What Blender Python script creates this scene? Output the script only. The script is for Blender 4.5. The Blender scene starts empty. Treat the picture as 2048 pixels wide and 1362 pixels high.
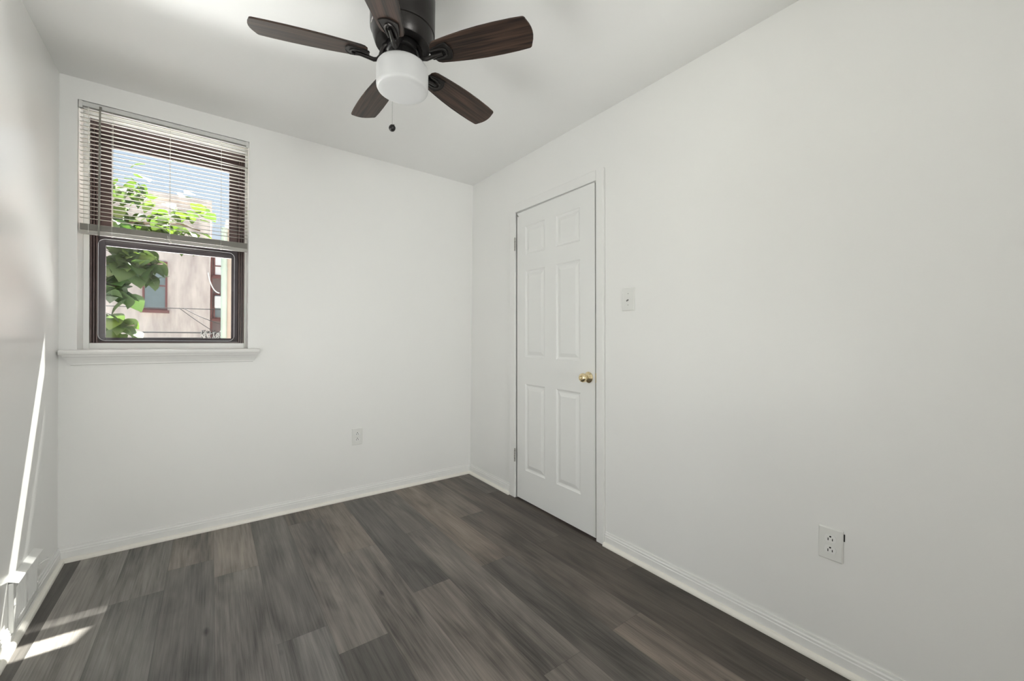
import bpy, bmesh, math, random
from mathutils import Vector, Matrix
R = math.radians
scene = bpy.context.scene
COL = scene.collection

# ------------------------------------------------------------------ camera
cam_d = bpy.data.cameras.new('camera')
cam = bpy.data.objects.new('camera', cam_d)
COL.objects.link(cam)
cam_d.sensor_fit = 'HORIZONTAL'
cam_d.sensor_width = 36.0
cam_d.lens = 806.39 / 2048 * 36.0
cam_d.clip_start = 0.02
cam_d.clip_end = 300
_yaw, _pitch, _roll = 0.6408, -0.0067, 0.0112
_f = Vector((math.sin(_yaw) * math.cos(_pitch), math.cos(_yaw) * math.cos(_pitch), math.sin(_pitch)))
_r0 = Vector((math.cos(_yaw), -math.sin(_yaw), 0))
_u0 = _r0.cross(_f)
_r = _r0 * math.cos(_roll) + _u0 * math.sin(_roll)
_u = -_r0 * math.sin(_roll) + _u0 * math.cos(_roll)
cam.matrix_world = Matrix(((_r.x, _u.x, -_f.x, -1.7758), (_r.y, _u.y, -_f.y, -2.9603),
                           (_r.z, _u.z, -_f.z, 1.1515), (0, 0, 0, 1)))
scene.camera = cam

# ------------------------------------------------------------------ light
scene.view_settings.view_transform = 'Standard'
scene.view_settings.look = 'None'
scene.view_settings.gamma = 1.0
scene.view_settings.use_curve_mapping = False
scene.view_settings.exposure = 0.05

world = bpy.data.worlds.new('sky')
scene.world = world
world.use_nodes = True
nt = world.node_tree
nt.nodes.clear()
wo = nt.nodes.new('ShaderNodeOutputWorld')
bg = nt.nodes.new('ShaderNodeBackground')
tc = nt.nodes.new('ShaderNodeTexCoord')
sep = nt.nodes.new('ShaderNodeSeparateXYZ')
cr = nt.nodes.new('ShaderNodeValToRGB')
cr.color_ramp.elements[0].position = 0.0
cr.color_ramp.elements[0].color = (0.86, 0.91, 0.97, 1)
cr.color_ramp.elements[1].position = 0.7
cr.color_ramp.elements[1].color = (0.42, 0.62, 0.95, 1)
nt.links.new(tc.outputs['Generated'], sep.inputs[0])
nt.links.new(sep.outputs['Z'], cr.inputs[0])
nt.links.new(cr.outputs[0], bg.inputs['Color'])
bg.inputs['Strength'].default_value = 0.95
nt.links.new(bg.outputs[0], wo.inputs[0])

sun_d = bpy.data.lights.new('sun', 'SUN')
sun_d.energy = 72.0
sun_d.angle = R(0.55)
sun_d.color = (1.0, 0.96, 0.9)
sun = bpy.data.objects.new('sun', sun_d)
COL.objects.link(sun)
SUN_TO = Vector((-0.39, -1.0, -2.0)).normalized()
sun.rotation_euler = SUN_TO.to_track_quat('-Z', 'Y').to_euler()
sun.location = (0.5, 6, 12)

WID = 2.3863     # room width at the window wall
SL = 0.0242      # the left wall runs slightly out of square
HGT = 2.44
YR = -5.2        # wall behind the camera
ANG = math.atan(SL)
LW = Matrix.Translation((-WID, 0, 0)) @ Matrix.Rotation(ANG, 4, 'Z')   # left wall's own frame, y runs along it

# unseen fill lamps added outside the window in view and outside two added windows
def fill_lamp(name, size, size_y, energy, mat):
    d = bpy.data.lights.new(name, 'AREA')
    d.shape = 'RECTANGLE'
    d.size, d.size_y, d.energy = size, size_y, energy
    d.color = (1.0, 0.985, 0.96)
    o = bpy.data.objects.new(name, d)
    COL.objects.link(o)
    o.matrix_world = mat
    return o
_d = Vector((0.0, -0.62, 0.78)).normalized()
fill_lamp('fill_below_window', 1.5, 0.75, 310, Matrix.Translation((-1.98, 0.69, 0.64)) @ _d.to_track_quat('-Z', 'Y').to_matrix().to_4x4())  # added fill low outside the window, brightens ceiling and left wall
fill_lamp('fill_below_sill', 0.80, 0.30, 120, Matrix.Translation((-1.96, 0.42, 0.76)) @ Vector((0.0, -0.36, 0.93)).to_track_quat('-Z', 'Y').to_matrix().to_4x4())  # second added fill, steeper, for the ceiling near the window
fill_lamp('fill_left', 1.10, 1.00, 19, LW @ Matrix.Translation((-0.32, -1.45, 1.00)) @ Matrix.Rotation(R(-124), 4, 'Y'))  # added fill from the left, brightens right wall and ceiling
fill_lamp('fill_rear', 1.00, 1.30, 80, Matrix.Translation((-1.05, YR - 0.34, 1.10)) @ Matrix.Rotation(R(118), 4, 'X'))  # added fill from behind the camera

# ------------------------------------------------------------------ materials
def nodes_of(name):
    m = bpy.data.materials.new(name)
    m.use_nodes = True
    t = m.node_tree
    return m, t, t.nodes['Principled BSDF']

def N(t, kind, **kw):
    n = t.nodes.new(kind)
    for k, v in kw.items():
        setattr(n, k, v)
    return n

def pbr(name, col, rough=0.5, metal=0.0, spec=0.5, var=0.04, scale=30.0, bump=0.0, bscale=None, coat=0.0):
    m, t, b = nodes_of(name)
    b.inputs['Roughness'].default_value = rough
    b.inputs['Metallic'].default_value = metal
    b.inputs['Specular IOR Level'].default_value = spec
    if coat:
        b.inputs['Coat Weight'].default_value = coat
        b.inputs['Coat Roughness'].default_value = 0.15
    c = N(t, 'ShaderNodeTexCoord')
    n = N(t, 'ShaderNodeTexNoise')
    n.inputs['Scale'].default_value = scale
    n.inputs['Detail'].default_value = 4
    t.links.new(c.outputs['Object'], n.inputs['Vector'])
    mx = N(t, 'ShaderNodeMix', data_type='RGBA')
    mx.inputs['A'].default_value = (*[max(0, x * (1 - var)) for x in col], 1)
    mx.inputs['B'].default_value = (*[min(1, x * (1 + var)) for x in col], 1)
    t.links.new(n.outputs['Fac'], mx.inputs['Factor'])
    t.links.new(mx.outputs['Result'], b.inputs['Base Color'])
    if bump:
        n2 = N(t, 'ShaderNodeTexNoise')
        n2.inputs['Scale'].default_value = bscale or scale * 4
        n2.inputs['Detail'].default_value = 3
        t.links.new(c.outputs['Object'], n2.inputs['Vector'])
        bp = N(t, 'ShaderNodeBump')
        bp.inputs['Strength'].default_value = bump
        bp.inputs['Distance'].default_value = 0.002
        t.links.new(n2.outputs['Fac'], bp.inputs['Height'])
        t.links.new(bp.outputs['Normal'], b.inputs['Normal'])
    return m

def glass_mat(name, tint=(0.96, 0.98, 0.97), gloss=0.06):
    m = bpy.data.materials.new(name)
    m.use_nodes = True
    t = m.node_tree
    t.nodes.clear()
    o = N(t, 'ShaderNodeOutputMaterial')
    tr = N(t, 'ShaderNodeBsdfTransparent')
    tr.inputs[0].default_value = (*tint, 1)
    gl = N(t, 'ShaderNodeBsdfGlossy')
    gl.inputs['Roughness'].default_value = 0.02
    lw = N(t, 'ShaderNodeFresnel')
    lw.inputs[0].default_value = 1.4
    mu = N(t, 'ShaderNodeMath', operation='MULTIPLY')
    mu.inputs[1].default_value = gloss / 0.06 * 0.7
    mx = N(t, 'ShaderNodeMixShader')
    t.links.new(lw.outputs[0], mu.inputs[0])
    t.links.new(mu.outputs[0], mx.inputs[0])
    t.links.new(tr.outputs[0], mx.inputs[1])
    t.links.new(gl.outputs[0], mx.inputs[2])
    t.links.new(mx.outputs[0], o.inputs[0])
    return m

M_WALL = pbr('wall_paint', (0.865, 0.86, 0.84), 0.42, var=0.012, scale=3, bump=0.05, bscale=160)
M_WALLG = pbr('semigloss_wall_paint', (0.88, 0.875, 0.86), 0.24, var=0.012, scale=3, bump=0.05, bscale=14)
M_CEIL = pbr('ceiling_paint', (0.91, 0.905, 0.89), 0.6, var=0.01, scale=3, bump=0.05, bscale=120)
M_TRIM = pbr('trim_paint', (0.85, 0.845, 0.825), 0.32, var=0.02, scale=25, bump=0.06, bscale=60)
M_SHOE = pbr('shoe_moulding_paint', (0.88, 0.85, 0.78), 0.35, var=0.03, scale=30)
M_DOOR = pbr('door_paint', (0.84, 0.84, 0.82), 0.33, var=0.012, scale=8, bump=0.03, bscale=90)
M_PLATE = pbr('plate_plastic', (0.80, 0.80, 0.77), 0.28, var=0.01)
M_RECEPT = pbr('receptacle_plastic', (0.84, 0.84, 0.82), 0.3, var=0.01)
M_SLOT = pbr('slot_black', (0.01, 0.01, 0.01), 0.6)
M_BRASS = pbr('polished_brass', (0.86, 0.72, 0.45), 0.14, metal=1.0, var=0.04)
M_STEEL = pbr('hinge_steel', (0.42, 0.41, 0.39), 0.4, metal=1.0, var=0.2, scale=80)
M_BROWN = pbr('window_brown', (0.085, 0.050, 0.046), 0.35, var=0.25, scale=20)
M_SASH = pbr('sash_brown', (0.045, 0.034, 0.038), 0.55, var=0.2, scale=20)
M_GLASS = glass_mat('window_glass')
M_ACRYL = glass_mat('clear_acrylic', (0.95, 0.95, 0.96), 0.07)
M_RIM = pbr('acrylic_edge', (0.72, 0.72, 0.74), 0.15, var=0.02, spec=0.8)
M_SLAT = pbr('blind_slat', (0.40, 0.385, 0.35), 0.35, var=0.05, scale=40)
M_HEAD = pbr('blind_headrail', (0.66, 0.66, 0.64), 0.35, var=0.03)
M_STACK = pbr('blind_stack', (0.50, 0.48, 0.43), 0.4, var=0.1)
M_CORD = pbr('blind_cord', (0.75, 0.74, 0.70), 0.7)
M_WAND = pbr('blind_wand', (0.24, 0.23, 0.20), 0.15, spec=0.8)
M_BRONZE = pbr('fan_bronze', (0.030, 0.027, 0.026), 0.30, metal=0.6, var=0.2, scale=40)
M_BLACK = pbr('fan_black', (0.012, 0.011, 0.011), 0.4, metal=0.3)
M_OPAL = pbr('opal_glass', (0.64, 0.64, 0.64), 0.35, var=0.01, spec=0.4)
M_VENT = pbr('register_enamel', (0.80, 0.80, 0.78), 0.35, var=0.03)
M_DARKGAP = pbr('duct_shade', (0.05, 0.05, 0.048), 0.8)

def floor_mat():
    m, t, b = nodes_of('vinyl_plank')
    L = t.links.new
    at = N(t, 'ShaderNodeAttribute', attribute_name='plank')
    sp = N(t, 'ShaderNodeSeparateColor')
    L(at.outputs['Color'], sp.inputs[0])
    uv = N(t, 'ShaderNodeUVMap', uv_map='plank_uv')
    sx = N(t, 'ShaderNodeSeparateXYZ')
    L(uv.outputs[0], sx.inputs[0])
    # shift each board's grain
    mm = N(t, 'ShaderNodeMath', operation='MULTIPLY'); mm.inputs[1].default_value = 37.0
    L(sp.outputs[2], mm.inputs[0])
    cx = N(t, 'ShaderNodeCombineXYZ')
    L(sx.outputs[0], cx.inputs[0]); L(sx.outputs[1], cx.inputs[1]); L(mm.outputs[0], cx.inputs[2])
    def noise(sxv, syv, scale, det, rough=0.6, dist=0.0):
        mp = N(t, 'ShaderNodeMapping'); mp.inputs['Scale'].default_value = (sxv, syv, 1)
        L(cx.outputs[0], mp.inputs[0])
        n = N(t, 'ShaderNodeTexNoise'); n.inputs['Scale'].default_value = scale
        n.inputs['Detail'].default_value = det; n.inputs['Roughness'].default_value = rough
        n.inputs['Distortion'].default_value = dist
        L(mp.outputs[0], n.inputs['Vector'])
        return n.outputs['Fac']
    fine = noise(110, 3.0, 1.0, 6, 0.75, 0.3)
    line = noise(230, 4.5, 1.0, 3, 0.6, 0.2)
    streak = noise(15, 0.9, 1.0, 4, 0.6, 0.6)
    blotch = noise(5, 1.6, 1.0, 3, 0.55, 0.8)
    # cathedral rings
    mpw = N(t, 'ShaderNodeMapping'); mpw.inputs['Scale'].default_value = (9, 0.9, 1)
    L(cx.outputs[0], mpw.inputs[0])
    nz = N(t, 'ShaderNodeTexNoise'); nz.inputs['Scale'].default_value = 0.8; nz.inputs['Detail'].default_value = 1.5
    L(mpw.outputs[0], nz.inputs['Vector'])
    rg = N(t, 'ShaderNodeMath', operation='MULTIPLY'); rg.inputs[1].default_value = 62.0
    L(nz.outputs['Fac'], rg.inputs[0])
    sn = N(t, 'ShaderNodeMath', operation='SINE'); L(rg.outputs[0], sn.inputs[0])
    # knots
    mk = N(t, 'ShaderNodeMapping'); mk.inputs['Scale'].default_value = (5.5, 2.2, 1)
    L(cx.outputs[0], mk.inputs[0])
    vo = N(t, 'ShaderNodeTexVoronoi'); vo.inputs['Scale'].default_value = 1.0
    L(mk.outputs[0], vo.inputs['Vector'])
    kr = N(t, 'ShaderNodeMapRange'); kr.inputs['From Min'].default_value = 0.02; kr.inputs['From Max'].default_value = 0.075
    kr.inputs['To Min'].default_value = 1.0; kr.inputs['To Max'].default_value = 0.0
    L(vo.outputs['Distance'], kr.inputs['Value'])
    def madd(a, b_, k):
        n = N(t, 'ShaderNodeMath', operation='MULTIPLY_ADD')
        L(a, n.inputs[0]); n.inputs[1].default_value = k
        if isinstance(b_, float): n.inputs[2].default_value = b_
        else: L(b_, n.inputs[2])
        return n.outputs[0]
    v = madd(fine, -0.5 * 0.9 - 0.5 * 0.5 + 0.02, 0.9)
    v = madd(line, v, 0.5)
    v = madd(streak, v, 0.95)
    v = madd(blotch, v, 1.15)
    v = madd(sn.outputs[0], v, 0.06)
    v = madd(kr.outputs[0], v, -0.45)
    # v centred around ~0.9 + ; normalise
    f = N(t, 'ShaderNodeMapRange'); f.inputs['From Min'].default_value = 0.60; f.inputs['From Max'].default_value = 1.50
    f.inputs['To Min'].default_value = 0.30; f.inputs['To Max'].default_value = 1.70
    L(v, f.inputs['Value'])
    warm = N(t, 'ShaderNodeMix', data_type='RGBA')
    warm.inputs['A'].default_value = (0.140, 0.132, 0.123, 1)
    warm.inputs['B'].default_value = (0.142, 0.114, 0.092, 1)
    L(sp.outputs[1], warm.inputs['Factor'])
    tone = N(t, 'ShaderNodeMath', operation='MULTIPLY'); tone.inputs[1].default_value = 2.0
    L(sp.outputs[0], tone.inputs[0])
    tv = N(t, 'ShaderNodeMath', operation='MULTIPLY'); L(tone.outputs[0], tv.inputs[0]); L(f.outputs[0], tv.inputs[1])
    # bevelled seams between boards
    def edge(out, size, w):
        a = N(t, 'ShaderNodeMath', operation='PINGPONG'); a.inputs[1].default_value = size / 2
        L(out, a.inputs[0])
        c = N(t, 'ShaderNodeMapRange'); c.inputs['From Min'].default_value = 0.0; c.inputs['From Max'].default_value = w
        c.inputs['To Min'].default_value = 0.62; c.inputs['To Max'].default_value = 1.0
        L(a.outputs[0], c.inputs['Value'])
        return c.outputs[0]
    e1 = edge(sx.outputs[0], 0.18, 0.0016)
    e2 = edge(sx.outputs[1], 1.22, 0.0016)
    em = N(t, 'ShaderNodeMath', operation='MULTIPLY'); L(e1, em.inputs[0]); L(e2, em.inputs[1])
    t3 = N(t, 'ShaderNodeMath', operation='MULTIPLY'); L(tv.outputs[0], t3.inputs[0]); L(em.outputs[0], t3.inputs[1])
    vs = N(t, 'ShaderNodeVectorMath', operation='SCALE')
    L(warm.outputs['Result'], vs.inputs[0]); L(t3.outputs[0], vs.inputs['Scale'])
    L(vs.outputs[0], b.inputs['Base Color'])
    b.inputs['Roughness'].default_value = 0.42
    b.inputs['Specular IOR Level'].default_value = 0.45
    bp = N(t, 'ShaderNodeBump'); bp.inputs['Strength'].default_value = 0.25; bp.inputs['Distance'].default_value = 0.001
    L(line, bp.inputs['Height']); L(bp.outputs[0], b.inputs['Normal'])
    return m
M_FLOOR = floor_mat()

def blade_mat():
    m, t, b = nodes_of('walnut_blade')
    L = t.links.new
    c = N(t, 'ShaderNodeTexCoord')
    mp = N(t, 'ShaderNodeMapping'); mp.inputs['Scale'].default_value = (2.2, 60, 30)
    L(c.outputs['Object'], mp.inputs[0])
    oi = N(t, 'ShaderNodeObjectInfo')
    ad = N(t, 'ShaderNodeVectorMath', operation='ADD')
    L(mp.outputs[0], ad.inputs[0]); L(oi.outputs['Random'], ad.inputs[1])
    n = N(t, 'ShaderNodeTexNoise'); n.inputs['Scale'].default_value = 1.6; n.inputs['Detail'].default_value = 5
    n.inputs['Distortion'].default_value = 0.7
    L(ad.outputs[0], n.inputs['Vector'])
    r = N(t, 'ShaderNodeValToRGB')
    r.color_ramp.elements[0].position = 0.35; r.color_ramp.elements[0].color = (0.010, 0.007, 0.006, 1)
    r.color_ramp.elements[1].position = 0.68; r.color_ramp.elements[1].color = (0.075, 0.043, 0.030, 1)
    L(n.outputs['Fac'], r.inputs[0]); L(r.outputs[0], b.inputs['Base Color'])
    b.inputs['Roughness'].default_value = 0.42
    b.inputs['Specular IOR Level'].default_value = 0.4
    return m
M_BLADE = blade_mat()

def stucco_mat():
    m, t, b = nodes_of('pink_stucco')
    L = t.links.new
    c = N(t, 'ShaderNodeTexCoord')
    mp = N(t, 'ShaderNodeMapping'); mp.inputs['Scale'].default_value = (1.5, 1.5, 0.35)
    L(c.outputs['Object'], mp.inputs[0])
    n = N(t, 'ShaderNodeTexNoise'); n.inputs['Scale'].default_value = 1.6; n.inputs['Detail'].default_value = 7
    n.inputs['Roughness'].default_value = 0.65
    L(mp.outputs[0], n.inputs['Vector'])
    r = N(t, 'ShaderNodeValToRGB')
    r.color_ramp.elements[0].position = 0.30; r.color_ramp.elements[0].color = (0.34, 0.29, 0.28, 1)
    r.color_ramp.elements[1].position = 0.62; r.color_ramp.elements[1].color = (0.62, 0.55, 0.52, 1)
    L(n.outputs['Fac'], r.inputs[0]); L(r.outputs[0], b.inputs['Base Color'])
    b.inputs['Roughness'].default_value = 0.9
    return m
M_STUCCO = stucco_mat()
M_DRED = pbr('dark_red_paint', (0.16, 0.060, 0.058), 0.6, var=0.3, scale=4)
M_DBRICK = pbr('dark_brick', (0.17, 0.13, 0.13), 0.85, var=0.35, scale=6)  # brick that is dark brown in itself
M_WHITE = pbr('outdoor_white', (0.75, 0.77, 0.80), 0.5, var=0.08, scale=4)
M_OGLASS = pbr('outdoor_glass', (0.10, 0.14, 0.17), 0.08, var=0.3, scale=3)
M_TEAL = pbr('screened_window', (0.14, 0.19, 0.21), 0.4, var=0.25, scale=4)
M_PIPE = pbr('pale_green_pipe', (0.36, 0.46, 0.42), 0.5, var=0.12, scale=6)
M_BEIGE = pbr('beige_siding', (0.42, 0.39, 0.34), 0.7, var=0.08, scale=5)
M_WIRE = pbr('wire_black', (0.06, 0.06, 0.065), 0.6)
M_WIREW = pbr('wire_white', (0.80, 0.80, 0.80), 0.5)
M_BARK = pbr('bark', (0.16, 0.13, 0.11), 0.9, var=0.3, scale=15)
M_GROUND = pbr('yard_ground', (0.20, 0.20, 0.18), 0.9, var=0.3, scale=2)
M_ROOF = pbr('reflector_roof_white', (0.74, 0.74, 0.73), 0.7, var=0.06, scale=3)
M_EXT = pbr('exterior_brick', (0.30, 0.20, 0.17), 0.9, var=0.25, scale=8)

def leaf_mat():
    m = bpy.data.materials.new('leaf')
    m.use_nodes = True
    t = m.node_tree
    t.nodes.clear()
    L = t.links.new
    o = N(t, 'ShaderNodeOutputMaterial')
    at = N(t, 'ShaderNodeAttribute', attribute_name='leaf_tone')
    r = N(t, 'ShaderNodeValToRGB')
    r.color_ramp.elements[0].color = (0.022, 0.050, 0.020, 1)
    r.color_ramp.elements[1].color = (0.11, 0.17, 0.045, 1)
    L(at.outputs['Fac'], r.inputs[0])
    d = N(t, 'ShaderNodeBsdfPrincipled')
    d.inputs['Roughness'].default_value = 0.45
    L(r.outputs[0], d.inputs['Base Color'])
    tl = N(t, 'ShaderNodeBsdfTranslucent')
    r2 = N(t, 'ShaderNodeMix', data_type='RGBA', blend_type='MULTIPLY')
    r2.inputs['Factor'].default_value = 1.0
    L(r.outputs[0], r2.inputs['A']); r2.inputs['B'].default_value = (0.9, 1.0, 0.30, 1)
    L(r2.outputs['Result'], tl.inputs[0])
    mx = N(t, 'ShaderNodeMixShader'); mx.inputs[0].default_value = 0.28
    L(d.outputs[0], mx.inputs[1]); L(tl.outputs[0], mx.inputs[2]); L(mx.outputs[0], o.inputs[0])
    return m
M_LEAF = leaf_mat()

# ------------------------------------------------------------------ builders
def tag(o, label=None, cat=None, group=None, kind=None):
    if label: o['label'] = label
    if cat: o['category'] = cat
    if group: o['group'] = group
    if kind: o['kind'] = kind
    return o

def empty(name, loc=(0, 0, 0), mat=None):
    o = bpy.data.objects.new(name, None)
    COL.objects.link(o)
    o.empty_display_size = 0.05
    if mat is not None: o.matrix_world = mat
    else: o.location = loc
    return o

class MB:
    """collects shapes into one mesh"""
    def __init__(s): s.v, s.f, s.sm = [], [], []
    def add(s, verts, faces, smooth=False):
        n = len(s.v)
        s.v += [tuple(v) for v in verts]
        s.f += [tuple(i + n for i in f) for f in faces]
        s.sm += [smooth] * len(faces)
    def box(s, a, b, bev=0.0):
        x0, y0, z0 = [min(p, q) for p, q in zip(a, b)]
        x1, y1, z1 = [max(p, q) for p, q in zip(a, b)]
        if bev <= 0:
            s.add([(x0, y0, z0), (x1, y0, z0), (x1, y1, z0), (x0, y1, z0), (x0, y0, z1), (x1, y0, z1), (x1, y1, z1), (x0, y1, z1)],
                  [(0, 3, 2, 1), (4, 5, 6, 7), (0, 1, 5, 4), (1, 2, 6, 5), (2, 3, 7, 6), (3, 0, 4, 7)])
        else:
            bm = bmesh.new()
            bmesh.ops.create_cube(bm, size=1.0)
            for v in bm.verts:
                v.co = Vector(((x0 + x1) / 2 + v.co.x * (x1 - x0), (y0 + y1) / 2 + v.co.y * (y1 - y0), (z0 + z1) / 2 + v.co.z * (z1 - z0)))
            bmesh.ops.bevel(bm, geom=list(bm.edges), offset=bev, segments=2, profile=0.5, affect='EDGES')
            bm.verts.index_update()
            s.add([v.co.copy() for v in bm.verts], [[v.index for v in f.verts] for f in bm.faces])
            bm.free()
        return s
    def lathe(s, prof, n=40, mat=None, smooth=True):
        """prof: (radius, height) from first to last, about local z"""
        mat = mat or Matrix.Identity(4)
        vs, fs, idx = [], [], []
        for r, z in prof:
            if r < 1e-6:
                idx.append([len(vs)]); vs.append(mat @ Vector((0, 0, z)))
            else:
                base = len(vs)
                for k in range(n):
                    a = 2 * math.pi * k / n
                    vs.append(mat @ Vector((r * math.cos(a), r * math.sin(a), z)))
                idx.append(list(range(base, base + n)))
        for A, B in zip(idx, idx[1:]):
            for k in range(n):
                k2 = (k + 1) % n
                if len(A) == 1 and len(B) == 1: continue
                if len(A) == 1: fs.append((A[0], B[k2], B[k]))
                elif len(B) == 1: fs.append((A[k], A[k2], B[0]))
                else: fs.append((A[k], A[k2], B[k2], B[k]))
        s.add(vs, fs, smooth)
        return s
    def tube(s, pts, rad, n=8, caps=True, smooth=True):
        pts = [Vector(p) for p in pts]
        rads = rad if isinstance(rad, (list, tuple)) else [rad] * len(pts)
        vs, fs = [], []
        ref = Vector((0, 0, 1))
        for i, p in enumerate(pts):
            a = pts[max(0, i - 1)]; b = pts[min(len(pts) - 1, i + 1)]
            d = (b - a).normalized()
            q = ref if abs(d.dot(ref)) < 0.95 else Vector((1, 0, 0))
            u = d.cross(q).normalized(); w = u.cross(d).normalized()
            for k in range(n):
                t = 2 * math.pi * k / n
                vs.append(p + (u * math.cos(t) + w * math.sin(t)) * rads[i])
        for i in range(len(pts) - 1):
            for k in range(n):
                k2 = (k + 1) % n
                fs.append((i * n + k, i * n + k2, (i + 1) * n + k2, (i + 1) * n + k))
        if caps:
            fs.append(tuple(range(n))[::-1])
            fs.append(tuple((len(pts) - 1) * n + k for k in range(n)))
        s.add(vs, fs, smooth)
        return s
    def sweep(s, prof, p0, p1, nrm, m0=0.0, m1=0.0):
        """prof (d, z) pushed from p0 to p1, d along nrm; m0/m1 mitre: shift per unit d"""
        p0, p1, nrm = Vector(p0), Vector(p1), Vector(nrm)
        t = (p1 - p0).normalized()
        n = len(prof)
        vs = [p0 + nrm * d + Vector((0, 0, z)) + t * (m0 * d) for d, z in prof] + [p1 + nrm * d + Vector((0, 0, z)) - t * (m1 * d) for d, z in prof]
        fs = [(k, (k + 1) % n, n + (k + 1) % n, n + k) for k in range(n)]
        fs += [tuple(range(n))[::-1], tuple(range(n, 2 * n))]
        s.add(vs, fs)
        return s
    def plate(s, outline, z0, z1):
        """outline in xy, extruded in z"""
        n = len(outline)
        vs = [(x, y, z0) for x, y in outline] + [(x, y, z1) for x, y in outline]
        fs = [tuple(range(n))[::-1], tuple(range(n, 2 * n))] + [(k, (k + 1) % n, n + (k + 1) % n, n + k) for k in range(n)]
        s.add(vs, fs)
        return s
    def xf(s, fn):
        s.v = [tuple(fn(Vector(v))) for v in s.v]
        return s
    def build(s, name, mat, parent=None, world=None, bevel=0.0):
        me = bpy.data.meshes.new(name)
        me.from_pydata([tuple(v) for v in s.v], [], s.f)
        me.polygons.foreach_set('use_smooth', s.sm)
        me.update()
        bm = bmesh.new(); bm.from_mesh(me)
        bmesh.ops.recalc_face_normals(bm, faces=bm.faces)
        bm.to_mesh(me); bm.free()
        o = bpy.data.objects.new(name, me)
        COL.objects.link(o)
        me.materials.append(mat)
        if parent is not None: o.parent = parent
        if world is not None: o.matrix_world = world
        if bevel:
            b = o.modifiers.new('bevel', 'BEVEL'); b.width = bevel; b.segments = 2; b.limit_method = 'ANGLE'; b.angle_limit = R(40)
        if any(s.sm):
            me.set_sharp_from_angle(angle=R(38))
        return o

def circ(r, n=24, cx=0, cy=0): return [(cx + r * math.cos(2 * math.pi * k / n), cy + r * math.sin(2 * math.pi * k / n)) for k in range(n)]

def rrect(x0, y0, x1, y1, r, n=6):
    o = []
    for cx, cy, a in ((x1 - r, y1 - r, 0), (x0 + r, y1 - r, 90), (x0 + r, y0 + r, 180), (x1 - r, y0 + r, 270)):
        for k in range(n + 1):
            t = R(a + 90 * k / n)
            o.append((cx + r * math.cos(t), cy + r * math.sin(t)))
    return o

def structure(o): o['kind'] = 'structure'; return o

# ------------------------------------------------------------------ room shell
WIN = (-2.323, -1.595, 1.066, 2.335)     # opening in the window wall: x0, x1, z0, z1
WT = 0.24
w = MB()
w.box((-WID - 0.3, 0, -0.12), (WIN[0], WT, HGT + 0.12))
w.box((WIN[1], 0, -0.12), (0.14, WT, HGT + 0.12))
w.box((WIN[0], 0, -0.12), (WIN[1], WT, WIN[2] - 0.026))
w.box((WIN[0], 0, WIN[3]), (WIN[1], WT, HGT + 0.12))
structure(w.build('wall_back', M_WALL))

SH = 0.018                                # the old door frame stands a little out of plumb
DO = (-1.409, -0.640, 2.064)              # rough opening
w = MB()
w.box((0, 0, -0.12), (0.14, DO[1], HGT + 0.12))
w.box((0, DO[0], -0.12), (0.14, YR, HGT + 0.12))
w.box((0, DO[0], DO[2]), (0.14, DO[1], HGT + 0.12))
for k, v in enumerate(w.v):               # opening edges follow the frame
    if abs(v[1] - DO[0]) < 1e-6 or abs(v[1] - DO[1]) < 1e-6:
        w.v[k] = (v[0], v[1] + SH * (v[2] - 1.03), v[2])
structure(w.build('wall_right', M_WALL))

W2 = (-2.00, -0.95, 0.45, 1.65)           # unseen window added for the left fill lamp, in the left wall's frame: y0, y1, z0, z1
w = MB()
w.box((-0.22, 0.0, -0.12), (0, W2[1], HGT + 0.12))
w.box((-0.22, W2[0], -0.12), (0, YR - 0.1, HGT + 0.12))
w.box((-0.22, W2[0], -0.12), (0, W2[1], W2[2]))
w.box((-0.22, W2[0], W2[3]), (0, W2[1], HGT + 0.12))
structure(w.build('wall_left', M_WALLG, world=LW))

structure(MB().box((-0.46, YR, 0), (0, -3.25, HGT)).build('wall_shade_block', M_WALL))  # unseen box added to keep the rear fill off the right wall
W3 = (-1.50, -0.60, 0.50, 1.90)  # unseen window added for the rear fill lamp
w = MB()
w.box((-WID - 0.1, YR, -0.12), (W3[0], YR - 0.22, HGT + 0.12))
w.box((W3[1], YR, -0.12), (0.14, YR - 0.22, HGT + 0.12))
w.box((W3[0], YR, -0.12), (W3[1], YR - 0.22, W3[2]))
w.box((W3[0], YR, W3[3]), (W3[1], YR - 0.22, HGT + 0.12))
structure(w.build('wall_rear', M_WALL))
structure(MB().box((-WID - 0.25, 0.0, HGT), (0.14, YR - 0.14, HGT + 0.14)).build('ceiling', M_CEIL))

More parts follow.
